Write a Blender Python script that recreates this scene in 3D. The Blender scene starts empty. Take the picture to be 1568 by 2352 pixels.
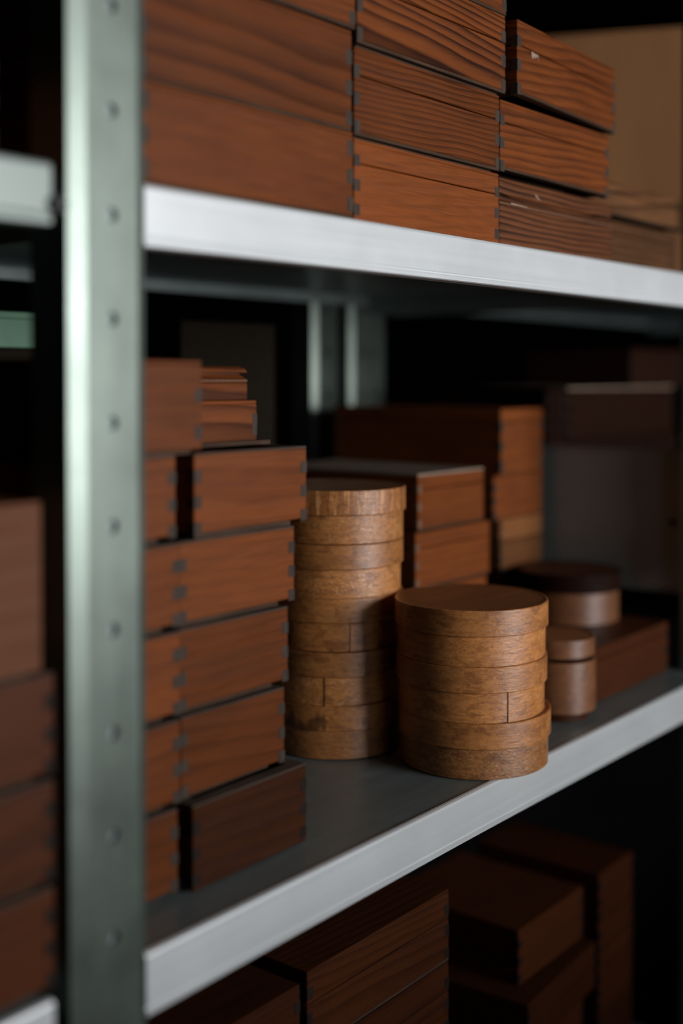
import bpy, bmesh, math, random
from mathutils import Vector, Matrix

# ------------------------------------------------------------------ camera, light, exposure
scene = bpy.context.scene
COL = scene.collection

YAW, PITCH, FPX = 38.489, 1.0, 2800.0
cam_data = bpy.data.cameras.new('camera')
cam = bpy.data.objects.new('camera', cam_data)
COL.objects.link(cam)
cam.location = (0.0, -0.60, 1.30)
cam.rotation_euler = (math.radians(90 - PITCH), 0, math.radians(YAW - 90))
cam_data.sensor_fit = 'VERTICAL'
cam_data.sensor_height = 36.0
cam_data.lens = FPX / 2352 * 36
cam_data.shift_y = -0.11145
cam_data.clip_start = 0.02
cam_data.dof.use_dof = True
cam_data.dof.focus_distance = 1.105
cam_data.dof.aperture_fstop = 1.6
scene.camera = cam

world = bpy.data.worlds.new('world')
scene.world = world
world.use_nodes = True
bg = world.node_tree.nodes['Background']
bg.inputs[0].default_value = (0.62, 0.78, 0.95, 1)
bg.inputs[1].default_value = 0.6

def area(name, loc, size, sy, power, color, rot):
    d = bpy.data.lights.new(name, 'AREA')
    d.shape = 'RECTANGLE'; d.size = size; d.size_y = sy
    d.energy = power; d.color = color
    o = bpy.data.objects.new(name, d); COL.objects.link(o)
    o.location = loc; o.rotation_euler = rot
    return o
# daylight through the two windows of the wall across the aisle
area('window_daylight', (1.50, -3.28, 1.46), 1.60, 1.30, 118, (0.96, 0.97, 0.99), (math.radians(90), 0, 0))
area('window_daylight', (-0.15, -3.28, 1.46), 1.10, 1.30, 5, (0.96, 0.97, 0.99), (math.radians(90), 0, 0))

vs = scene.view_settings
vs.view_transform = 'Standard'
try: vs.look = 'None'
except Exception: pass
vs.exposure = 0.0
vs.gamma = 1.0
vs.use_curve_mapping = False

# ------------------------------------------------------------------ node helpers / materials
class NT:
    def __init__(s, name):
        s.m = bpy.data.materials.new(name); s.m.use_nodes = True
        s.t = s.m.node_tree; s.t.nodes.clear()
        s.out = s.n('ShaderNodeOutputMaterial')
        s.b = s.n('ShaderNodeBsdfPrincipled')
        s.t.links.new(s.b.outputs[0], s.out.inputs[0])
    def n(s, typ, **kw):
        nd = s.t.nodes.new(typ)
        for k, v in kw.items(): setattr(nd, k, v)
        return nd
    def put(s, sock, v):
        if hasattr(v, 'is_output'): s.t.links.new(v, sock)
        elif v is not None:
            try: sock.default_value = v
            except Exception: sock.default_value = (v[0], v[1], v[2], 1)
    def math(s, op, a, b=None, c=None, clamp=False):
        nd = s.n('ShaderNodeMath', operation=op); nd.use_clamp = clamp
        s.put(nd.inputs[0], a); s.put(nd.inputs[1], b); s.put(nd.inputs[2], c)
        return nd.outputs[0]
    def vec(s, op, a, b=None):
        nd = s.n('ShaderNodeVectorMath', operation=op)
        s.put(nd.inputs[0], a); s.put(nd.inputs[1], b)
        return nd.outputs[1] if op == 'LENGTH' else nd.outputs[0]
    def comb(s, x, y, z):
        nd = s.n('ShaderNodeCombineXYZ')
        for i, v in enumerate((x, y, z)): s.put(nd.inputs[i], v)
        return nd.outputs[0]
    def sep(s, v):
        nd = s.n('ShaderNodeSeparateXYZ'); s.put(nd.inputs[0], v); return nd.outputs
    def noise(s, v, scale=1.0, detail=2.0, rough=0.5, dist=0.0):
        nd = s.n('ShaderNodeTexNoise')
        s.put(nd.inputs['Vector'], v); nd.inputs['Scale'].default_value = scale
        nd.inputs['Detail'].default_value = detail; nd.inputs['Roughness'].default_value = rough
        nd.inputs['Distortion'].default_value = dist
        return nd.outputs[0]
    def mix(s, f, a, b, mode='MIX'):
        nd = s.n('ShaderNodeMix', data_type='RGBA', blend_type=mode)
        s.put(nd.inputs[0], f); s.put(nd.inputs[6], a); s.put(nd.inputs[7], b)
        return nd.outputs[2]
    def ramp(s, f, stops):
        nd = s.n('ShaderNodeValToRGB'); s.put(nd.inputs[0], f)
        e = nd.color_ramp.elements
        while len(e) < len(stops): e.new(0.5)
        for el, (p, c) in zip(e, stops):
            el.position = p; el.color = (c, c, c, 1) if isinstance(c, (int, float)) else (*c, 1)
        return nd.outputs[0]
    def rng(s, v, a, b, c, d):
        nd = s.n('ShaderNodeMapRange'); s.put(nd.inputs[0], v)
        for i, x in enumerate((a, b, c, d)): nd.inputs[i + 1].default_value = x
        return nd.outputs[0]
    def bump(s, h, strength, dist=0.001):
        nd = s.n('ShaderNodeBump'); s.put(nd.inputs['Height'], h)
        nd.inputs['Strength'].default_value = strength; nd.inputs['Distance'].default_value = dist
        s.t.links.new(nd.outputs[0], s.b.inputs['Normal'])
    def set(s, **kw):
        for k, v in kw.items(): s.put(s.b.inputs[k.replace('_', ' ')], v)

def wood(name, light, dark, rough=0.42, bump=0.25, spec=0.14):
    """solid stained softwood: growth rings round a trunk axis along x; object colour = (seed, ring strength, ring density)"""
    g = NT(name)
    tc = g.n('ShaderNodeTexCoord'); oi = g.n('ShaderNodeObjectInfo')
    seed, ringk, dens = g.sep(oi.outputs['Color'])
    nx = g.sep(tc.outputs['Normal'])[0]
    side = g.math('GREATER_THAN', g.math('ABSOLUTE', nx), 0.6)
    x0, y0, z0 = g.sep(tc.outputs['Object'])
    inv = g.math('SUBTRACT', 1.0, side)
    x = g.math('ADD', g.math('MULTIPLY', x0, inv), g.math('MULTIPLY', y0, side))
    y = g.math('ADD', g.math('MULTIPLY', y0, inv), g.math('MULTIPLY', x0, side))
    z = z0
    s7 = g.math('MULTIPLY', seed, 17.3)
    p = g.comb(g.math('ADD', x, s7), g.math('ADD', y, g.math('MULTIPLY', seed, 5.1)), g.math('ADD', z, g.math('MULTIPLY', seed, 9.7)))
    warp = g.noise(g.vec('MULTIPLY', p, (3.2, 9.0, 9.0)), 1.0, 2.0, 0.5)
    warp2 = g.noise(g.vec('MULTIPLY', p, (14.0, 60.0, 60.0)), 1.0, 2.0, 0.5)
    r1 = g.math('FRACT', g.math('MULTIPLY', seed, 7.31))
    r2 = g.math('FRACT', g.math('MULTIPLY', seed, 23.7))
    a = g.math('ADD', g.math('MULTIPLY', r1, 0.05), 0.012)
    b = g.math('MULTIPLY', g.math('SUBTRACT', r2, 0.5), 0.20)
    tilt = g.math('MULTIPLY', g.math('SUBTRACT', g.math('FRACT', g.math('MULTIPLY', seed, 41.9)), 0.5), 0.20)
    zz = g.math('ADD', g.math('ADD', z, b), g.math('ADD', g.math('MULTIPLY', x, tilt), g.math('MULTIPLY', g.math('SUBTRACT', warp, 0.5), 0.032)))
    zz = g.math('ADD', zz, g.math('MULTIPLY', g.math('SUBTRACT', warp2, 0.5), 0.0022))
    rad = g.vec('LENGTH', g.comb(0.0, g.math('ADD', y, a), zz))
    freq = g.rng(dens, 0, 1, 70, 240)
    saw = g.math('FRACT', g.math('MULTIPLY', rad, freq))
    ring = g.ramp(saw, [(0.0, 0.25), (0.10, 0.0), (0.45, 0.18), (0.80, 0.75), (0.92, 1.0), (1.0, 0.3)])
    fib = g.noise(g.vec('MULTIPLY', p, (26.0, 900.0, 900.0)), 1.0, 3.0, 0.6)
    fib2 = g.noise(g.vec('MULTIPLY', p, (7.0, 160.0, 160.0)), 1.0, 3.0, 0.55)
    blot = g.noise(g.vec('MULTIPLY', p, (9.0, 20.0, 20.0)), 1.0, 3.0, 0.55)
    rs = g.math('MULTIPLY', ring, ringk)
    t = g.math('ADD', g.math('MULTIPLY', rs, 1.0), g.math('MULTIPLY', g.math('SUBTRACT', fib2, 0.42), 0.75))
    t = g.math('ADD', t, g.math('MULTIPLY', g.math('SUBTRACT', blot, 0.5), 0.7), clamp=True)
    col = g.mix(t, light, dark)
    col = g.mix(g.rng(fib, 0.3, 0.75, 0.0, 0.35), col, tuple(c * 0.35 for c in dark), 'MIX')
    # pale scuffs
    sc = g.ramp(g.noise(g.vec('MULTIPLY', p, (90.0, 130.0, 130.0)), 1.0, 4.0, 0.7), [(0.70, 0.0), (0.80, 1.0)])
    col = g.mix(g.math('MULTIPLY', sc, 0.18), col, (0.35, 0.25, 0.18))
    tone = g.rng(g.math('FRACT', g.math('MULTIPLY', seed, 91.3)), 0, 1, 0.62, 1.15)
    col = g.vec('MULTIPLY', col, g.comb(tone, tone, tone))
    g.set(Base_Color=col, Roughness=g.rng(fib2, 0.3, 0.7, rough - 0.06, rough + 0.12))
    g.b.inputs['Specular IOR Level'].default_value = spec
    g.bump(g.math('SUBTRACT', fib, g.math('MULTIPLY', rs, 0.6)), bump, 0.0006)
    return g.m

def plain(name, col, rough=0.6, metal=0.0, var=0.25, scale=(30, 30, 30), bump=0.0, spec=0.4):
    g = NT(name)
    tc = g.n('ShaderNodeTexCoord'); oi = g.n('ShaderNodeObjectInfo')
    v = g.vec('ADD', g.vec('MULTIPLY', tc.outputs['Object'], scale), g.comb(g.math('MULTIPLY', oi.outputs['Random'], 40.0), 0.0, 0.0))
    n = g.noise(v, 1.0, 4.0, 0.55)
    c = g.mix(g.rng(n, 0.3, 0.7, 0, 1), tuple(x * (1 - var) for x in col), tuple(x * (1 + var) for x in col))
    g.set(Base_Color=c, Roughness=g.rng(n, 0.2, 0.8, max(rough - 0.08, 0.02), rough + 0.08), Metallic=metal)
    g.b.inputs['Specular IOR Level'].default_value = spec
    if bump: g.bump(n, bump, 0.001)
    return g.m

def bentwood(name, light, dark, stripes=0.0):
    """oiled quarter-sawn band; UV in metres (arc, height); object colour = (seed, fleck, stain)"""
    g = NT(name)
    uv = g.n('ShaderNodeUVMap').outputs[0]; oi = g.n('ShaderNodeObjectInfo')
    seed, fleck, stain = g.sep(oi.outputs['Color'])
    off = g.comb(g.math('MULTIPLY', seed, 13.7), g.math('MULTIPLY', seed, 7.9), 0.0)
    p = g.vec('ADD', uv, off)
    fib = g.noise(g.vec('MULTIPLY', p, (60, 1400, 1)), 1.0, 3.0, 0.6)
    fib2 = g.noise(g.vec('MULTIPLY', p, (26, 330, 1)), 1.0, 3.0, 0.55)
    blot = g.math('ADD', g.math('MULTIPLY', g.noise(g.vec('MULTIPLY', p, (26, 60, 1)), 1.0, 4.0, 0.6), 0.5), g.math('MULTIPLY', g.noise(g.vec('MULTIPLY', p, (110, 260, 1)), 1.0, 3.0, 0.6), 0.5))
    wv = g.noise(g.vec('MULTIPLY', p, (150, 330, 1)), 1.0, 3.0, 0.6, 1.8)
    fl = g.math('MULTIPLY', g.ramp(wv, [(0.55, 0.0), (0.63, 1.0)]), fleck)
    pores = g.ramp(g.noise(g.vec('MULTIPLY', p, (260, 900, 1)), 1.0, 2.0, 0.5), [(0.62, 0.0), (0.70, 1.0)])
    t = g.math('ADD', g.math('MULTIPLY', g.math('SUBTRACT', fib2, 0.35), 0.9), g.math('MULTIPLY', g.math('SUBTRACT', blot, 0.46), 2.4), clamp=True)
    col = g.mix(t, light, dark)
    col = g.mix(g.math('MULTIPLY', g.rng(fib, 0.4, 0.7, 0, 1), 0.35), col, dark)
    col = g.mix(g.math('MULTIPLY', pores, 0.7), col, tuple(c * 0.3 for c in dark))
    col = g.mix(g.math('MULTIPLY', fl, 0.75), col, (0.75, 0.42, 0.18))
    if stripes:
        sp = g.noise(g.vec('MULTIPLY', p, (170, 16, 1)), 1.0, 3.0, 0.6, 0.8)
        col = g.mix(g.math('MULTIPLY', g.ramp(sp, [(0.44, 0.0), (0.52, 1.0)]), 0.55 * stripes), col, dark)
        col = g.mix(g.math('MULTIPLY', g.ramp(sp, [(0.38, 1.0), (0.43, 0.0)]), 0.5 * stripes), col, (0.75, 0.42, 0.18))
    # worn darker patches with ragged edges
    pt = g.ramp(g.noise(g.vec('MULTIPLY', p, (38, 75, 1)), 1.0, 5.0, 0.65, 0.6), [(0.53, 0.0), (0.60, 1.0)])
    col = g.mix(g.math('MULTIPLY', pt, 0.45), col, dark)
    tone = g.rng(g.math('FRACT', g.math('MULTIPLY', seed, 57.1)), 0, 1, 0.76, 1.18)
    col = g.vec('MULTIPLY', col, g.comb(tone, tone, tone))
    # shaped run of dark stain
    st = g.ramp(g.noise(g.vec('MULTIPLY', p, (42, 14, 1)), 1.0, 2.0, 0.5), [(0.60, 0.0), (0.635, 1.0)])
    col = g.mix(g.math('MULTIPLY', g.math('MULTIPLY', st, stain), 0.72), col, (0.035, 0.012, 0.005))
    g.set(Base_Color=col, Roughness=g.math('SUBTRACT', g.rng(fib2, 0.3, 0.7, 0.36, 0.46), g.math('MULTIPLY', fl, 0.1)))
    g.b.inputs['Specular IOR Level'].default_value = 0.85
    g.bump(g.math('ADD', g.math('MULTIPLY', wv, fleck), g.math('ADD', g.math('MULTIPLY', fib, 0.4), blot)), 0.75, 0.0010)
    return g.m

def metal(name, col, rough, metallic, streak=(3, 3, 60), var=0.1, spangle=0.0):
    g = NT(name)
    tc = g.n('ShaderNodeTexCoord')
    n = g.noise(g.vec('MULTIPLY', tc.outputs['Object'], streak), 1.0, 4.0, 0.6)
    n2 = g.noise(tc.outputs['Object'], 14.0, 3.0, 0.55)
    t = g.math('ADD', g.math('MULTIPLY', n, 0.5), g.math('MULTIPLY', n2, 0.5))
    c = g.mix(g.rng(t, 0.35, 0.65, 0, 1), tuple(x * (1 - var) for x in col), tuple(min(x * (1 + var), 1) for x in col))
    if spangle:
        vo = g.n('ShaderNodeTexVoronoi'); g.put(vo.inputs['Vector'], tc.outputs['Object']); vo.inputs['Scale'].default_value = 60
        c = g.mix(g.math('MULTIPLY', g.sep(vo.outputs['Color'])[0], spangle), c, tuple(x * 0.6 for x in col))
    g.set(Base_Color=c, Roughness=g.rng(t, 0.3, 0.7, rough - 0.06, rough + 0.08), Metallic=metallic)
    return g.m

M = {}
M['cedar'] = wood('stained_cedar', (0.232, 0.062, 0.0155), (0.030, 0.0078, 0.0027))
M['pale_wood'] = wood('pale_brown_wood', (0.165, 0.070, 0.027), (0.030, 0.012, 0.005), 0.55)
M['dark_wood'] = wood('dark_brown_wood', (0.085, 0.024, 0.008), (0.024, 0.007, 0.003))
M['mid_wood'] = wood('mid_brown_wood', (0.17, 0.062, 0.026), (0.085, 0.028, 0.012), 0.55)
M['tan_wood'] = wood('tan_wood', (0.25, 0.095, 0.032), (0.10, 0.035, 0.012), 0.5)
M['worn_wood'] = wood('worn_brown_wood', (0.20, 0.068, 0.026), (0.022, 0.008, 0.004), 0.5)
M['shade_dark_wood'] = wood('shaded_dark_wood', (0.020, 0.006, 0.0025), (0.009, 0.003, 0.0015), 0.6, 0.1, 0.08)  # near-black stands for shade on next-bay boxes; the round lid is dark itself
M['end_grain'] = plain('end_grain', (0.058, 0.041, 0.032), 0.6, 0, 0.35, (400, 400, 60), spec=0.1)
M['joint_pale'] = plain('pale_joint', (0.17, 0.085, 0.050), 0.6, 0, 0.2, (300, 300, 60), spec=0.1)
M['dusty'] = plain('dusty_board', (0.26, 0.19, 0.14), 0.75, 0, 0.2, (30, 6, 30), spec=0.2)
M['residue'] = plain('paper_residue', (0.30, 0.22, 0.16), 0.8, 0, 0.4, (200, 200, 200), spec=0.1)
M['rim'] = plain('worn_rim', (0.085, 0.060, 0.046), 0.55, 0, 0.3, (20, 20, 300), spec=0.3)
M['end_dark'] = plain('dark_end_grain', (0.020, 0.013, 0.010), 0.6, 0, 0.35, (400, 400, 60), spec=0.1)
M['board_edge'] = plain('board_edge', (0.060, 0.034, 0.021), 0.6, 0, 0.3, (20, 300, 300), spec=0.1)
M['bent'] = bentwood('oiled_bentwood', (0.62, 0.240, 0.062), (0.17, 0.050, 0.011))
M['bent_red'] = bentwood('red_bentwood', (0.27, 0.098, 0.034), (0.11, 0.034, 0.011))
M['bent_dark'] = bentwood('dark_bentwood', (0.060, 0.020, 0.009), (0.028, 0.009, 0.004))
M['bent_striped'] = bentwood('striped_bentwood', (0.62, 0.240, 0.062), (0.17, 0.050, 0.011), 1.0)
M['lid_top'] = wood('round_lid_board', (0.40, 0.150, 0.050), (0.21, 0.070, 0.022), 0.42, 0.1, 0.4)
M['post'] = metal('galvanised_post', (0.200, 0.235, 0.203), 0.38, 0.85, (20, 20, 3), 0.08, 0.10)
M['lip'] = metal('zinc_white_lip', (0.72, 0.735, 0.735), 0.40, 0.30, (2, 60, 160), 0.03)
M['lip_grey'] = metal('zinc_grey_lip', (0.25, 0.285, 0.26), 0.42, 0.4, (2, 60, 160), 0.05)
M['deck'] = metal('galvanised_deck', (0.265, 0.31, 0.30), 0.40, 0.5, (4, 60, 60), 0.12, 0.1)
M['panel'] = metal('galvanised_panel', (0.30, 0.335, 0.325), 0.45, 0.35, (30, 5, 5), 0.10, 0.1)
M['bolt'] = plain('dark_bolt', (0.03, 0.03, 0.03), 0.4, 0.8)
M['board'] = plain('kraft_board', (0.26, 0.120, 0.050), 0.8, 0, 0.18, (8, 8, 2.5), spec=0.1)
M['kraft_shaded'] = plain('shaded_kraft_board', (0.012, 0.009, 0.006), 0.8, 0, 0.2, (6, 6, 3), spec=0.03)  # kraft darkened in colour to stand for the shade at the back
M['green'] = plain('mint_card', (0.10, 0.20, 0.125), 0.6, 0, 0.12)
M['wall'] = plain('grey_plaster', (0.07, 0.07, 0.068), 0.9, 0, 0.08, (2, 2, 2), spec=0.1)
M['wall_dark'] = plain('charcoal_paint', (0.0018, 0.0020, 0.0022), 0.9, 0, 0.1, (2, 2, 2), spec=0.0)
M['concrete'] = plain('concrete', (0.05, 0.05, 0.048), 0.8, 0, 0.2, (3, 3, 3), spec=0.1)
M['frame'] = plain('window_frame_paint', (0.5, 0.5, 0.48), 0.6)

# ------------------------------------------------------------------ mesh helpers
def link(name, me, mat, parent=None, color=None, loc=None):
    if mat and not me.materials: me.materials.append(mat)
    o = bpy.data.objects.new(name, me); COL.objects.link(o)
    if parent: o.parent = parent
    if color: o.color = (*color, 1)
    if loc: o.location = loc
    return o

def to_mesh(bm, name, smooth=False):
    bmesh.ops.recalc_face_normals(bm, faces=bm.faces)
    me = bpy.data.meshes.new(name); bm.to_mesh(me); bm.free()
    if smooth:
        me.polygons.foreach_set('use_smooth', [True] * len(me.polygons))
    return me

def add_box(bm, x0, x1, y0, y1, z0, z1):
    v = [bm.verts.new(c) for c in ((x0,y0,z0),(x1,y0,z0),(x1,y1,z0),(x0,y1,z0),(x0,y0,z1),(x1,y0,z1),(x1,y1,z1),(x0,y1,z1))]
    for f in ((0,3,2,1),(4,5,6,7),(0,1,5,4),(1,2,6,5),(2,3,7,6),(3,0,4,7)):
        bm.faces.new([v[i] for i in f])
    return v

def box_mesh(name, x0, x1, y0, y1, z0, z1, bev=0.0, seg=1):
    bm = bmesh.new(); add_box(bm, x0, x1, y0, y1, z0, z1)
    if bev: bmesh.ops.bevel(bm, geom=bm.edges[:], offset=bev, segments=seg, affect='EDGES', profile=0.5)
    return to_mesh(bm, name)

def ring_mesh(name, w, d, z0, z1, t, bev=0.0007):
    """four walls of a box, open above and below"""
    bm = bmesh.new()
    o = [(0,0),(w,0),(w,d),(0,d)]; i = [(t,t),(w-t,t),(w-t,d-t),(t,d-t)]
    vo0 = [bm.verts.new((*p, z0)) for p in o]; vo1 = [bm.verts.new((*p, z1)) for p in o]
    vi0 = [bm.verts.new((*p, z0)) for p in i]; vi1 = [bm.verts.new((*p, z1)) for p in i]
    outer = []
    for k in range(4):
        j = (k + 1) % 4
        bm.faces.new((vo0[k], vo0[j], vo1[j], vo1[k])); bm.faces.new((vi0[j], vi0[k], vi1[k], vi1[j]))
        bm.faces.new((vo1[k], vo1[j], vi1[j], vi1[k])); bm.faces.new((vo0[j], vo0[k], vi0[k], vi0[j]))
    bm.edges.ensure_lookup_table()
    s = set(vo0 + vo1)
    ed = [e for e in bm.edges if e.verts[0] in s and e.verts[1] in s]
    if bev: bmesh.ops.bevel(bm, geom=ed, offset=bev, segments=1, affect='EDGES')
    return to_mesh(bm, name)

def extrude_x(name, prof, x0, x1, closed=True):
    """profile of (y, z) points swept along x"""
    bm = bmesh.new()
    a = [bm.verts.new((x0, y, z)) for y, z in prof]; b = [bm.verts.new((x1, y, z)) for y, z in prof]
    n = len(prof)
    for k in range(n if closed else n - 1):
        j = (k + 1) % n
        bm.faces.new((a[k], a[j], b[j], b[k]))
    if closed:
        bm.faces.new(a); bm.faces.new(b[::-1])
    return to_mesh(bm, name)

def tag(o, label, cat, group=None):
    o['label'] = label; o['category'] = cat
    if group: o['group'] = group
    return o
def struct(o): o['kind'] = 'structure'; return o
def empty(name, loc, rz=0.0):
    o = bpy.data.objects.new(name, None); COL.objects.link(o)
    o.empty_display_size = 0.02
    o.location = loc; o.rotation_euler = (0, 0, rz)
    return o

# ------------------------------------------------------------------ the room
struct(link('floor', box_mesh('floor', -3.0, 6.5, -3.6, 4.2, -0.1, 0.0), M['concrete']))
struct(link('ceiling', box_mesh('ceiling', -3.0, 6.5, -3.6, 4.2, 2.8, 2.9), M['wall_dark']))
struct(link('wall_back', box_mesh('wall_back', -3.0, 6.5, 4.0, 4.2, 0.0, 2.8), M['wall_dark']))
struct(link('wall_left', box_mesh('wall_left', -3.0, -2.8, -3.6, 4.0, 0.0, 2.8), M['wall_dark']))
struct(link('wall_light_blocker', box_mesh('wall_light_blocker', -0.6, 4.6, -1.45, -1.35, 0.0, 1.04), M['wall']))  # unseen low wall, added to keep window light off the lower shelves
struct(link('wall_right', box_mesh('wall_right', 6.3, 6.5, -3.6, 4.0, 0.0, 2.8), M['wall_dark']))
WINS = [(-0.75, 0.45), (0.65, 2.4)]
wf = struct(link('wall_front', box_mesh('wall_front', -2.8, 6.3, -3.6, -3.4, 0.0, 0.78), M['wall']))
link('wall_top', box_mesh('wall_top', -2.8, 6.3, -3.6, -3.4, 2.14, 2.8), M['wall'], wf)
for a_, b_ in ((-2.8, -0.75), (0.45, 0.65), (2.4, 6.3)):
    link('pier', box_mesh('pier', a_, b_, -3.6, -3.4, 0.78, 2.14), M['wall'], wf)
for k, (a_, b_) in enumerate(WINS):
    w = empty('window_%d' % (k + 1), ((a_ + b_) / 2, -3.5, 0.78)); struct(w)
    hw = (b_ - a_) / 2
    for nm, q in (('frame_rail', (-hw, hw, -.04, .04, 0, .05)), ('frame_rail', (-hw, hw, -.04, .04, 1.31, 1.36)),
                  ('frame_stile', (-hw, -hw + .05, -.04, .04, .05, 1.31)), ('frame_stile', (hw - .05, hw, -.04, .04, .05, 1.31))):
        link(nm, box_mesh(nm, *q), M['frame'], w)

# ------------------------------------------------------------------ the metal shelving
UNIT = empty('shelving_unit', (0, 0, 0))
tag(UNIT, 'galvanised steel shelving unit with perforated post and pale shelf edges', 'shelving')
HP = 0.0665; HZ0 = 0.9377

def post_mesh(name, z0, z1, holes):
    """angle post: flat front flange pierced by round holes, shallow bevels, side flange going back. local x = 0 at the hole line"""
    bm = bmesh.new()
    R_, N = 0.0047, 16
    xl, xr = -0.0210, 0.0215
    def quad(pts): bm.faces.new([bm.verts.new(p) for p in pts])
    def strip(xa, ya, xb, yb): quad([(xa, ya, z0), (xb, yb, z0), (xb, yb, z1), (xa, ya, z1)])
    th = 0.0022
    for yy in (0.0, th):
        edges = [z0]
        for h in holes:
            za, zb = h - 0.012, h + 0.012
            quad([(xl, yy, edges[-1]), (xr, yy, edges[-1]), (xr, yy, za), (xl, yy, za)])
            # ring of quads between the square cell and the hole
            sq = []
            for k in range(N):
                t = 2 * math.pi * (k + .5) / N
                c, s = math.cos(t), math.sin(t)
                ex = (xr if c > 0 else -xl) / abs(c) if abs(c) > 1e-6 else 9
                ez = 0.012 / abs(s) if abs(s) > 1e-6 else 9
                m = min(ex, ez)
                sq.append((c * m, s * m, c, s))
            cor = [(xr, .012), (xl, .012), (xl, -.012), (xr, -.012)]
            cv = [bm.verts.new((c * R_, yy, h + s * R_)) for _, _, c, s in sq]
            ov = [bm.verts.new((x, yy, h + z)) for x, z, _, _ in sq]
            for k in range(N):
                j = (k + 1) % N
                a_, b_ = sq[k], sq[j]
                loop = [cv[k], ov[k]]
                for cx, cz in cor:
                    ta, tb, tcn = (math.atan2(a_[3], a_[2]), math.atan2(b_[3], b_[2]), math.atan2(cz, cx))
                    if tb < ta: tb += 2 * math.pi
                    for q in (tcn, tcn + 2 * math.pi):
                        if ta + 1e-5 < q < tb - 1e-5: loop.append(bm.verts.new((cx, yy, h + cz)))
                bm.faces.new(loop + [ov[j], cv[j]])
            edges.append(zb)
        quad([(xl, yy, edges[-1]), (xr, yy, edges[-1]), (xr, yy, z1), (xl, yy, z1)])
    for h in holes:      # hole walls
        for k in range(N):
            t0, t1 = 2 * math.pi * (k + .5) / N, 2 * math.pi * (k + 1.5) / N
            quad([(R_ * math.cos(t0), 0, h + R_ * math.sin(t0)), (R_ * math.cos(t1), 0, h + R_ * math.sin(t1)),
                  (R_ * math.cos(t1), th, h + R_ * math.sin(t1)), (R_ * math.cos(t0), th, h + R_ * math.sin(t0))])
    # left bevel, side flange, right bevel, their inner faces
    strip(-0.0330, 0.0036, xl, 0.0); strip(-0.0308, 0.0058, xl, th)
    strip(-0.0330, 0.040, -0.0330, 0.0036); strip(-0.0308, 0.040, -0.0308, 0.0058)
    strip(-0.0330, 0.040, -0.0308, 0.040)
    strip(xr, 0.0, 0.0280, 0.0012); strip(xr, th, 0.0280, 0.0034); strip(0.0280, 0.0012, 0.0280, 0.0034)
    bmesh.ops.remove_doubles(bm, verts=bm.verts[:], dist=1e-5)
    bmesh.ops.recalc_face_normals(bm, faces=bm.faces)
    me = bpy.data.meshes.new(name); bm.to_mesh(me); bm.free()
    return me

holes = [HZ0 + HP * k for k in range(-6, 12)]
pm = post_mesh('post', 0.0, 2.05, holes)
for k, (px, pyy) in enumerate([(0.5195, 0.0), (1.5460, 0.0)]):
    link('post', pm, M['post'], UNIT, loc=(px, pyy, 0))
link('inner_rail', box_mesh('inner_rail', 0.5195 - .017, 0.5195 + .017, .0040, .0052, 0.0, 2.05), M['deck'], UNIT)
rp = post_mesh('rear_post', 0.0, 2.05, [h for h in holes if h > 1.1])
for px, pyy in [(0.5195, 0.565), (1.4420, 0.575), (1.5130, 0.560), (1.5640, 0.575)]:
    link('post', rp, M['post'], UNIT, loc=(px, pyy, 0))

def shelf(x0, x1, ztop, h=0.041, depth=0.555, lh=0.016, lip='lip'):
    """one shelf: deck sheet with a rolled front lip and a short rear lip"""
    zt = ztop
    d = link('shelf_deck', box_mesh('shelf_deck', x0, x1, 0.0045, depth, zt - 0.0028, zt - 0.0008), M['deck'], UNIT)
    prof = [(0.0045, zt - 0.0008), (0.0040, zt), (0.0015, zt), (-0.0008, zt - 0.0008), (-0.0018, zt - 0.0028),
            (-0.0018, zt - h + 0.0070), (-0.0004, zt - h + 0.0060), (-0.0004, zt - h + 0.0052), (-0.0022, zt - h + 0.0040), (-0.0020, zt - h + 0.0008),
            (0.0, zt - h), (0.014, zt - h), (0.014, zt - h + 0.0015), (0.0010, zt - h + 0.0015), (0.0010, zt - 0.0028), (0.0045, zt - 0.0028)]
    link('front_lip', extrude_x('front_lip', prof, x0, x1), M[lip], d)
    link('rear_lip', box_mesh('rear_lip', x0, x1, depth, depth + 0.002, zt - lh, zt - 0.0008), M['deck'], d)
    for xa, xb in ((x0, x0 + 0.0015), (x1 - 0.0015, x1)):
        link('end_lip', box_mesh('end_lip', xa, xb, 0.006, depth - 0.002, zt - 0.030, zt - 0.003), M['deck'], d)
    return d
ZU, ZL, ZB = 1.4262, 0.918, 0.4325
shelf(0.5455, 1.5180, ZU); shelf(0.5455, 1.5180, ZL, 0.0422); shelf(0.5455, 1.5180, ZB)
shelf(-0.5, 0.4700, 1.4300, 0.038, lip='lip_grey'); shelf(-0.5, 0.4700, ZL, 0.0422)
shelf(1.5780, 2.55, ZU); shelf(1.5780, 2.55, 1.0565)
# the bolt that holds the neighbouring shelf
bm = bmesh.new()
bmesh.ops.create_cone(bm, cap_ends=True, segments=12, radius1=0.0062, radius2=0.0055, depth=0.006,
                      matrix=Matrix.Translation((0.4735, -0.004, 1.4045)) @ Matrix.Rotation(math.pi / 2, 4, 'X'))
link('bolt', to_mesh(bm, 'bolt'), M['bolt'], UNIT)
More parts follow.
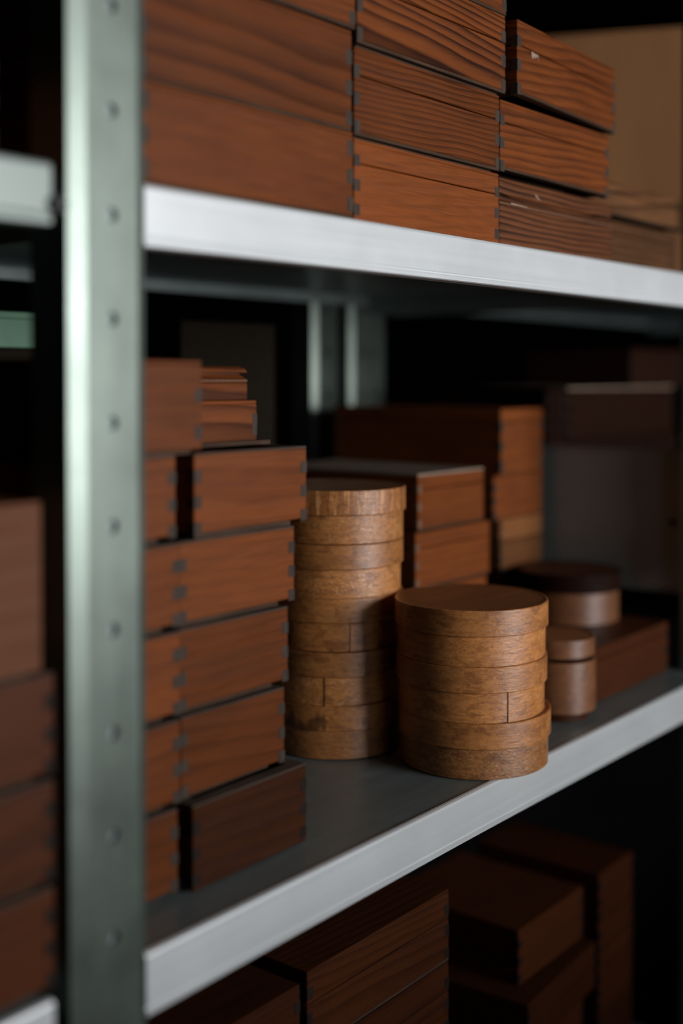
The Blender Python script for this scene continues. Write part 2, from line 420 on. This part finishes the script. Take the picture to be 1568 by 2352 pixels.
# galvanised end panel between the bays
pn = link('side_panel', box_mesh('side_panel', 1.5300, 1.5315, 0.042, 0.545, 1.0160, 1.2030), M['panel'], UNIT)
link('panel_flange', box_mesh('panel_flange', 1.5200, 1.5300, 0.042, 0.545, 1.0160, 1.0172), M['panel'], pn)
link('panel_flange', box_mesh('panel_flange', 1.5240, 1.5300, 0.042, 0.545, 1.2018, 1.2030), M['panel'], pn)
bm = bmesh.new()
bmesh.ops.create_cone(bm, cap_ends=True, segments=6, radius1=0.005, radius2=0.005, depth=0.004,
                      matrix=Matrix.Translation((1.528, 0.0575, 1.1074)) @ Matrix.Rotation(math.pi / 2, 4, 'Y'))
link('bolt', to_mesh(bm, 'bolt'), M['bolt'], pn)

# ------------------------------------------------------------------ finger-jointed wooden boxes
random.seed(4)
FING = {}
FM = {}
def FING_M(me, fmat):
    if fmat == 'end_grain': return me
    k = (me.name, fmat)
    if k not in FM: FM[k] = me.copy(); FM[k].materials.clear()
    return FM[k]
def finger(h, t):
    k = (round(h, 4), round(t, 4))
    if k not in FING:
        FING[k] = box_mesh('finger_joint', 0, t, 0, t, 0, h, 0.0003)
    return FING[k]

def wbox(name, label, cat, group, x0, x1, y, d, z0, z1, seam=None, gap=0.0025, mat='cedar', seed=None, ring=0.5, dens=0.4,
         rz=0.0, tray=False, fing=(0.19, 0.49, 0.79), fh=0.145, ft=0.0078, plate=True, inset=0.006, left_rear=False, wall=0.008, fsides=3, fmat='end_grain', topm=None):
    """z0 = what it rests on, gap = height of the recessed bottom, seam = z of the join between body and lid"""
    w = x1 - x0; H = z1 - z0
    root = empty(name, (x0, y, z0), math.radians(rz)); tag(root, label, cat, group)
    if seed is None: seed = random.random()
    c = (seed, ring, dens); m = M[mat]
    pt = 0.0028 if plate else 0.0
    if fmat == 'end_grain' and mat in ('dark_wood', 'shade_dark_wood'): fmat = 'end_dark'
    b0 = gap
    link('bottom', box_mesh('bottom', inset, w - inset, inset, d - inset, 0.0, gap + pt + 0.002), M['board_edge'], root, c)
    if plate:
        link('base_edge', ring_mesh('base_edge', w, d, gap, gap + pt, wall + .001, 0.0004), M['board_edge'], root, c); b0 = gap + pt
    lid = None
    if tray or seam is None:
        body = link('body', ring_mesh('body', w, d, b0, H - (0.0014 if tray else 0.0030), wall), m, root, c)
        if tray: link('rim', ring_mesh('rim', w, d, H - 0.0014, H, wall, 0.0005), M['rim'], body, c)
    else:
        s = seam - z0
        body = link('body', ring_mesh('body', w, d, b0, s - 0.0005, wall), m, root, c)
        lid = link('lid', ring_mesh('lid', w, d, s + 0.0004, H - 0.0030, wall), m, root, c)
    if not tray:
        link('top_board', box_mesh('top_board', 0.0002, w - 0.0002, 0.0002, d - 0.0002, H - 0.0030, H, 0.0006), M[topm] if topm else m, lid or root, c)
    for fr in fing:
        hh = fh * H; zc = H * (1 - fr) - hh
        fm = finger(hh, ft)
        e = 0.0003
        spots = [(-e, -e), (w - ft + e, -e)]
        if fsides == 1: spots = spots[:1]
        if left_rear: spots.append((-e, d - ft + e))
        for sx, sy in spots:
            link('finger_joint', FING_M(fm, fmat), M[fmat], lid if (lid and zc > seam - z0 - .002) else body, loc=(sx, sy, zc))
    return root

GU = 'finger-jointed boxes stacked on the upper shelf'
Yf = 0.006; DU = 0.17
wbox('wooden_box', 'plain red-brown wooden box beside the post, lowest on the upper shelf', 'box', GU, 0.5495, 0.7772, Yf, DU, ZU, 1.4966, gap=0.0008, seed=.31, ring=.12, dens=.2, fing=(.10, .42, .74), fh=.17)
wbox('wooden_box', 'dark wooden box with a wavy knot figure, second up beside the post', 'box', GU, 0.5500, 0.7780, Yf + .002, DU, 1.4966, 1.5785, gap=.001, seed=.636, ring=.6, dens=.02)
wbox('wooden_box', 'golden grained wooden box at the top edge beside the post', 'box', GU, 0.5500, 0.7800, Yf, DU, 1.5785, 1.6520, gap=.001, seed=.77, ring=.35, dens=.5)
wbox('wooden_box', 'smooth red-brown lidded box, lowest of the middle upper column', 'box', GU, 0.7787, 1.0022, Yf, DU, ZU, 1.4925, seam=1.4729, gap=.0006, seed=.12, ring=.18, dens=.35, plate=False)
wbox('wooden_box', 'lidded box with fine arched grain, second in the middle upper column', 'box', GU, 0.7800, 1.0045, Yf + .001, DU, 1.4925, 1.5670, seam=1.5441, gap=.003, seed=.462, ring=.62, dens=.72)
wbox('wooden_box', 'lidded box with bold striped grain, third in the middle upper column', 'box', GU, 0.7812, 1.0120, Yf - .001, DU, 1.5670, 1.6436, seam=1.6180, gap=.0028, seed=.905, ring=.95, dens=.66)
wbox('wooden_box', 'wooden box cut by the top frame edge, highest of the middle column', 'box', GU, 0.7830, 1.0150, Yf, DU, 1.6436, 1.7180, seam=1.693, gap=.001, seed=.27, ring=.5, dens=.5)
wbox('wooden_box', 'bright red lidded box sitting under the protruding box', 'box', GU, 1.0064, 1.2345, Yf + .001, DU, 1.4914, 1.5642, seam=1.5434, gap=.0068, inset=.035, seed=.555, ring=.6, dens=.42)
askew = wbox('wooden_box', 'lidded box pushed askew and jutting out atop the right upper column', 'box', GU, 1.0160, 1.2515, -0.0060, DU, 1.5642, 1.6402, seam=1.6166, gap=.006, inset=.035, seed=.838, ring=.55, dens=.2, rz=3.3)
def residue(parent, y, pts):
    bm = bmesh.new()
    f = bm.faces.new([bm.verts.new((px, y, pz)) for px, pz in pts])
    g_ = bmesh.ops.extrude_face_region(bm, geom=[f])
    for v in g_['geom']:
        if isinstance(v, bmesh.types.BMVert): v.co.y -= 0.0003
    link('paper_residue', to_mesh(bm, 'paper_residue'), M['residue'], parent)
residue(askew, 0.0, [(.0290, .0512), (.0440, .0505), (.0445, .0440), (.0425, .0485), (.0370, .0462), (.0345, .0478), (.0325, .0440), (.0295, .0470)])
# box with a moulded lid, lowest of the right column
def moulded_box(label, x0, x1, y, d, z0, zs, z1, seed, group, ring=.8, dens=.6, mat='cedar'):
    root = empty('moulded_box', (x0, y, z0)); tag(root, label, 'box', group)
    w = x1 - x0; c = (seed, ring, dens); s = zs - z0; H = z1 - z0
    link('body', ring_mesh('body', w, d, 0.0, s - .0004, .008, .0012), M[mat], root, c)
    link('bottom', box_mesh('bottom', .008, w - .008, .008, d - .008, 0.0, .004), M['board_edge'], root, c)
    # lid: lower fillet, cove, rounded top edge
    prof = [(0.0006, s + .0002), (0.0006, s + .0020), (.0050, s + .0060), (.0050, s + .0080), (.0010, s + .0100), (.0006, H - .005), (.0018, H - .0016), (.0055, H)]
    bm = bmesh.new(); loops = []
    for off, z in prof:
        loops.append([bm.verts.new(p) for p in ((off, off, z), (w - off, off, z), (w - off, d - off, z), (off, d - off, z))])
    for a_, b_ in zip(loops, loops[1:]):
        for k in range(4):
            bm.faces.new((a_[k], a_[(k + 1) % 4], b_[(k + 1) % 4], b_[k]))
    bm.faces.new(loops[0][::-1]); bm.faces.new(loops[-1])
    lid = link('lid', to_mesh(bm, 'lid'), M[mat], root, c)
    link('fillet', ring_mesh('fillet', w, d, s, s + .0021, .007, .0007), M['joint_pale'], lid, c)
    return root
worn = moulded_box('worn striped box with a moulded lid, lowest of the right upper column', 1.0036, 1.2418, Yf, DU, ZU, 1.4650, 1.4914, .2029, GU, .95, .62, 'worn_wood')
residue(worn, 0.0, [(.020, .0414), (.044, .0410), (.056, .0402), (.046, .0399), (.034, .0403), (.022, .0400)])
residue(worn, 0.0010, [(.068, .0560), (.072, .0520), (.080, .0500), (.074, .0538)])
# set-back boxes by the kraft board
wbox('wooden_box', 'dull brown striped box set back at the right end, lower of two', 'box', GU, 1.2520, 1.5120, .050, DU, ZU, 1.4850, seam=1.470, gap=.001, mat='pale_wood', seed=.66, ring=.7, dens=.35)
wbox('wooden_box', 'dull brown striped box set back at the right end, upper of two', 'box', GU, 1.2480, 1.5180, .044, DU, 1.4850, 1.5290, seam=1.517, gap=.005, inset=.03, mat='pale_wood', seed=.36, ring=.8, dens=.3)
# left bay, upper shelf
wbox('wooden_box', 'orange-lit wooden box end at the extreme left edge', 'box', None, 0.20, 0.4330, 0.004, .17, 1.4300, 1.4980, gap=.001, seed=.5, ring=.3)

# kraft-brown carton behind, in the next bay
cr = empty('carton', (1.8050, 0.075, ZU), math.radians(90 + 22.7)); tag(cr, 'tall plain kraft-brown carton standing behind the upper boxes', 'carton')
# local x runs back along the seen face, local y to the left of it (negative = away from the viewer's side)
link('body', box_mesh('body', 0.0, 0.42, -0.33, 0.0, 0.0, 0.4010, 0.002), M['board'], cr)
link('flap', box_mesh('flap', 0.002, 0.418, -0.1640, -0.001, 0.4010, 0.4040), M['board'], cr)
link('flap', box_mesh('flap', 0.002, 0.418, -0.329, -0.1660, 0.4010, 0.4040), M['board'], cr)

# ------------------------------------------------------------------ lower shelf: open trays in two front stacks
GT1 = 'open trays in the front stack'; GT0 = 'open trays against the post'; DT = 0.23
P = 0.0650
def tray(label, group, x0, x1, y, n, seed, ring=.25, dens=.3, mat='cedar', gap=.0060, z0=None, h=P, d=DT, **kw):
    z = ZL + n * P if z0 is None else z0
    return wbox('wooden_tray', label, 'tray', group, x0, x1, y, d, z, z + h, tray=True, gap=gap, seed=seed, ring=ring, dens=dens, mat=mat, plate=False, inset=.0095, wall=.0125, **kw)
tray('dark wooden tray pulled forward at the foot of the front stack', GT1, .6310, .7602, .0415, 0, .21, .3, .1, 'dark_wood', gap=.001)
tray('brown wooden tray directly above the pulled-forward dark tray', GT1, .6270, .7430, .0500, 1, .4055, .3, .2)
tray('red-brown wooden tray third up in the front stack', GT1, .6255, .7475, .0500, 2, .5815, .2, .2)
tray('pinkish-brown wooden tray fourth up in the front stack', GT1, .6255, .7548, .0495, 3, .16, .15, .2)
tray('bright orange-brown open tray on top of the front stack', GT1, .6365, .7650, .0450, 4, .73, .3, .15)
for n, (xr, seed, lab) in enumerate([(.6215, .3510, 'wooden tray half hidden by the post, on the shelf'), (.6240, .65, 'wooden tray half hidden by the post, second up'),
                                    (.6240, .95, 'wooden tray half hidden by the post, third up'), (.6240, .05, 'wooden tray half hidden by the post, fourth up'),
                                    (.6200, .86, 'wooden tray half hidden by the post, fifth up beside a black gap')]):
    tray(lab, GT0, .4960, xr, .0475, n, seed, .2, .25)
wbox('wooden_box', 'blurred plain brown box topping the trays by the post', 'box', None, .5200, .6402, .0405, .20, ZL + 5 * P, 1.3120, gap=.0035, seed=.44, ring=.12, dens=.2, plate=False, fing=(.3, .7))

# moulded pair sitting at the back on top of the front stack
GM = 'small sharp boxes behind the top tray'
zt = ZL + 5 * P
b = wbox('wooden_box', 'small orange-streaked box on a thin plinth board behind the top tray', 'box', GM, .6480, .7650, .100, .14, zt, 1.2800, gap=.0015, seed=.905, ring=.75, dens=.5, plate=False, fing=(.3,), fh=.5, ft=.006, inset=-.008)
moulded_box('dark moulded-lid box on the small orange-streaked box', .6400, .7560, .102, .13, 1.2800, 1.2955, 1.3085, .188, GM, .7, .5)

# ------------------------------------------------------------------ round bentwood boxes
NS = 112
def band_mesh(name, r, z0, z1, lap, thick=0.0025, wrap=0.42, proud=0.0011):
    """bent band with its end lapped over the start: a small step where the lap ends. UV in metres"""
    bm = bmesh.new(); uvl = bm.loops.layers.uv.new('UVMap')
    e = 0.0005
    cols = []
    for k in range(NS + 1):
        t = k / NS * 2 * math.pi
        rem = 2 * math.pi - t
        rr = r + proud * min(1.0, max(0.0, (wrap * 1.3 - rem) / (wrap * .3)))
        th = lap - t
        ring = [(r - thick, z0), (rr - e, z0), (rr, z0 + e), (rr, z1 - e), (rr - e, z1), (r - thick, z1)]
        cols.append(([bm.verts.new((a_ * math.cos(th), a_ * math.sin(th), z)) for a_, z in ring], t * r, ring))
    for (a_, ua, ra), (b_, ub, rb) in zip(cols, cols[1:]):
        for j in range(5):
            q = (a_[j], b_[j], b_[j + 1], a_[j + 1])
            f = bm.faces.new(q)
            f.smooth = (j == 2)
            if j == 2:
                for e_ in f.edges:
                    if abs(e_.verts[0].co.z - e_.verts[1].co.z) < 1e-6: e_.smooth = False
            for lp, (u, z) in zip(f.loops, ((ua, ra[j][1]), (ub, rb[j][1]), (ub, rb[j + 1][1]), (ua, ra[j + 1][1]))):
                lp[uvl].uv = (u, z)
    a_, b_ = cols[0][0], cols[-1][0]
    f = bm.faces.new((a_[1], a_[2], a_[3], a_[4], b_[4], b_[3], b_[2], b_[1]))   # the step
    for lp in f.loops: lp[uvl].uv = (0, lp.vert.co.z)
    me = bpy.data.meshes.new(name); bmesh.ops.recalc_face_normals(bm, faces=bm.faces[:]); bm.to_mesh(me); bm.free()
    return me
def disc_mesh(name, r, z0, z1):
    bm = bmesh.new()
    bmesh.ops.create_cone(bm, cap_ends=True, segments=NS, radius1=r, radius2=r, depth=z1 - z0, matrix=Matrix.Translation((0, 0, (z0 + z1) / 2)))
    return to_mesh(bm, name)
def round_box(label, group, x, y, z, r, h, lid, lap1, lap2, seed, fleck=.6, stain=0.0, gap=0.0006, fleck2=None, stain2=None, rl=0.0026, lidmat='bent', topmat='lid_top', basemat='bent'):
    root = empty('round_box', (x, y, z)); tag(root, label, 'round box', group)
    s = h - lid
    c = (seed, fleck, stain); c2 = ((seed * 3.7) % 1, fleck if fleck2 is None else fleck2, stain if stain2 is None else stain2)
    bb = link('base', band_mesh('base_band', r - rl, 0.0003, s - gap, math.radians(lap2)), M[basemat], root, c)
    link('base_board', disc_mesh('base_board', r - rl - .002, 0.0, .004), M['lid_top'], bb, c)
    lb = link('lid', band_mesh('lid_band', r, s, h, math.radians(lap1)), M[lidmat], root, c2)
    link('lid_board', disc_mesh('lid_board', r - .0022, h - .0035, h - .0004), M[topmat], lb, (seed, .35, .3))
    return root
PH, LH = 0.0540, 0.0245; PHL = 0.0537
GR = 'round boxes of the low stack at the shelf edge'; GL = 'round boxes of the tall stack'
X, Y = 1.0360, 0.0545
round_box('wide dark round box at the shelf edge, bottom of the low stack', GR, X + .0015, Y, ZL, .0758, PH, LH, 60, 80, .1405, .9, 0, fleck2=.15)
round_box('round box with a vertical lap seam, middle of the low stack', GR, X - .0030, Y + .0010, ZL + PH, .0750, PH, LH, 75, 241, .42, .3, .0)
round_box('round box with a broad plain lid topping the low stack', GR, X - .0040, Y + .0005, ZL + 2 * PH, .0760, PH, LH, 20, 60, .77, .25, .15, stain2=0)
XL, YL = .9955, .2000
tall = [(0.0, 0.0, 'round box standing on the shelf, bottom of the tall round stack', 40, 50, .23, .5, .0, .2, .9),
        (-.001, 0.0, 'round box with a lap seam, second up in the tall stack', 60, 211, .56, .8, .25, .3, 0),
        (.0, .001, 'round box with a dark streak beside its seam, third up in the tall stack', 50, 232, .31, .2, .6, .3, 0),
        (-.0025, -.001, 'pale round box with scaly flecks, fourth up in the tall stack', 70, 60, .64, .95, 0, .1, 0),
        (.0015, .0, 'round box whose lid has upright stripes, top of the tall stack', 30, 70, .88, .8, 0, .6, 0)]
for n, (dx, dy, lab, l1, l2, sd, fl, st, fl2, st2) in enumerate(tall):
    round_box(lab, GL, XL + dx, YL + dy, ZL + n * PHL, .0718 + (.0010 if n == 4 else 0), PHL, LH, l1, l2, sd, fl, st, fleck2=fl2, stain2=st2, lidmat='bent_striped' if n == 4 else 'bent')
# far right: small deep round box, and one on the dark box
round_box('small deep round box on the shelf beside the low stack', None, 1.2292, .0640, ZL + .0095, .0405, .0815, .0205, 80, 80, .5, .2, 0, gap=.004, rl=-.0012, lidmat='bent_red', basemat='bent_red')
bpy.context.view_layer.update()
link('foot', disc_mesh('foot', .034, -.0095, 0.0), M['dark_wood'], bpy.data.objects['round_box.008'] if 'round_box.008' in bpy.data.objects else None, (.2, .3, .3))
wbox('wooden_box', 'dark lidded box lying under the dark-lidded round box', 'box', None, 1.2850, 1.4960, .0490, .188, ZL, .9830, seam=.968, gap=.001, mat='dark_wood', seed=.71, ring=.3, plate=False)
round_box('blurred round box with a dark lid resting on the dark box', None, 1.4440, .1640, .9830, .0665, .0640, .0230, 60, 60, .93, .2, 0, lidmat='shade_dark_wood', topmat='dark_wood', basemat='bent_red')

# ------------------------------------------------------------------ lidded boxes at the back of the lower shelf
GN = 'lidded boxes stacked behind the round boxes'
NP = .0675
for n, (xa, xb, sd, lab) in enumerate([(1.1450, 1.2900, .2, 'lidded box at the foot of the stack behind the low round stack'), (1.1440, 1.2960, .82, 'lidded box second up behind the low round stack'),
                                      (1.1425, 1.3025, .37, 'lidded box second from the top behind the low round stack'), (1.1470, 1.2885, .52, 'lidded box with a pale top, highest behind the low round stack')]):
    wbox('wooden_box', lab, 'box', GN, xa, xb, .2000, .235, ZL + n * NP, ZL + (n + 1) * NP, seam=ZL + (n + 1) * NP - .018, gap=.0015, seed=sd, ring=.2, dens=.3, fsides=1, fmat='joint_pale', topm='dusty' if n == 3 else None)
GO = 'boxes of the far stack by the metal panel'
zz = [ZL, .978, 1.0385, 1.0790, 1.1090, 1.1680, 1.2566]
info = [('dark_wood', 1.400, 'dark box at the foot of the far stack by the metal panel'), ('dark_wood', 1.402, 'dark box second up in the far stack by the metal panel'),
        ('tan_wood', 1.400, 'pale thin box lower in the far stack by the metal panel'), ('tan_wood', 1.3980, 'pale thin box upper in the far stack by the metal panel'),
        ('cedar', 1.382, 'orange-edged box above the pale thin boxes'), ('cedar', 1.400, 'tall lidded box topping the far stack')]
for n, (mt, xa, lab) in enumerate(info):
    wbox('wooden_box', lab, 'box', GO, xa, 1.5120, .2420, .285, zz[n], zz[n + 1], seam=(zz[n + 1] - .0185) if n == 5 else None, gap=.0022, mat=mt, seed=.13 * n + .07, ring=.25, dens=.3, plate=False, left_rear=True)
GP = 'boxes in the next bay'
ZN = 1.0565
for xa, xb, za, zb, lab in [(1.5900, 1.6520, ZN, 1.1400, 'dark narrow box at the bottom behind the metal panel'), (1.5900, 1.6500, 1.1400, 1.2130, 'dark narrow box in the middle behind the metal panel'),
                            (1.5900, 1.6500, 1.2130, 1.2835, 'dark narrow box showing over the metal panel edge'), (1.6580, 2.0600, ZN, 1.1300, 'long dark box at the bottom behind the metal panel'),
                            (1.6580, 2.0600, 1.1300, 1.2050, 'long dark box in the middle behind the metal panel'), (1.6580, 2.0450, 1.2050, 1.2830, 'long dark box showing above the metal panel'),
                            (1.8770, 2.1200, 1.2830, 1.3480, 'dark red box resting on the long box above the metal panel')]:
    wbox('wooden_box', lab, 'box', GP, xa, xb, .2800, .20, za, zb, gap=.001, mat='shade_dark_wood', ring=.2, plate=False, topm='dusty' if 'above the metal' in lab and 'long' in lab[:4] else None)

# things lost in the dark at the back
tag(link('dark_carton', box_mesh('dark_carton', 0, .17, 0, .075, 0, .4500, .002), M['kraft_shaded'], loc=(1.0250, .4600, ZL)), 'dim brown carton in the dark behind the small sharp boxes', 'carton')
tag(link('dark_carton', box_mesh('dark_carton', 0, .17, 0, .09, 0, .4120, .002), M['kraft_shaded'], loc=(.6500, .4520, ZL)), 'dark carton in the gap between post and neighbouring shelf', 'carton')
gb = empty('green_box', (.6520, .4500, ZL + .4120)); tag(gb, 'pale green card box in the dark left of the post', 'box')
link('body', box_mesh('body', 0, .165, 0, .085, 0, .0300, .001), M['green'], gb)
link('lid', box_mesh('lid', -.001, .166, -.001, .086, .0300, .0370, .001), M['green'], gb)

# ------------------------------------------------------------------ left bay, lower shelf
GB = 'blurred trays in the left bay'
for n, (sd, lab) in enumerate([(.24, 'dark blurred tray at the bottom left corner'), (.48, 'dark blurred tray second up at the left edge'), (.81, 'dark blurred tray third up at the left edge')]):
    tray(lab, GB, .30, .4760, .0050, 0, sd, .3, .2, 'dark_wood', z0=ZL + n * .0665, h=.0665, d=.17)
wbox('wooden_box', 'big blurred brown box topping the left edge stack', 'box', None, .29, .4670, .0050, .17, ZL + 3 * .0665, 1.2240, gap=.003, mat='mid_wood', seed=.4, ring=.2, plate=False, fing=())

# ------------------------------------------------------------------ bottom shelf
GS = 'boxes in shadow on the bottom shelf'  # dark_wood puts part of this shelf's shade into the box colour
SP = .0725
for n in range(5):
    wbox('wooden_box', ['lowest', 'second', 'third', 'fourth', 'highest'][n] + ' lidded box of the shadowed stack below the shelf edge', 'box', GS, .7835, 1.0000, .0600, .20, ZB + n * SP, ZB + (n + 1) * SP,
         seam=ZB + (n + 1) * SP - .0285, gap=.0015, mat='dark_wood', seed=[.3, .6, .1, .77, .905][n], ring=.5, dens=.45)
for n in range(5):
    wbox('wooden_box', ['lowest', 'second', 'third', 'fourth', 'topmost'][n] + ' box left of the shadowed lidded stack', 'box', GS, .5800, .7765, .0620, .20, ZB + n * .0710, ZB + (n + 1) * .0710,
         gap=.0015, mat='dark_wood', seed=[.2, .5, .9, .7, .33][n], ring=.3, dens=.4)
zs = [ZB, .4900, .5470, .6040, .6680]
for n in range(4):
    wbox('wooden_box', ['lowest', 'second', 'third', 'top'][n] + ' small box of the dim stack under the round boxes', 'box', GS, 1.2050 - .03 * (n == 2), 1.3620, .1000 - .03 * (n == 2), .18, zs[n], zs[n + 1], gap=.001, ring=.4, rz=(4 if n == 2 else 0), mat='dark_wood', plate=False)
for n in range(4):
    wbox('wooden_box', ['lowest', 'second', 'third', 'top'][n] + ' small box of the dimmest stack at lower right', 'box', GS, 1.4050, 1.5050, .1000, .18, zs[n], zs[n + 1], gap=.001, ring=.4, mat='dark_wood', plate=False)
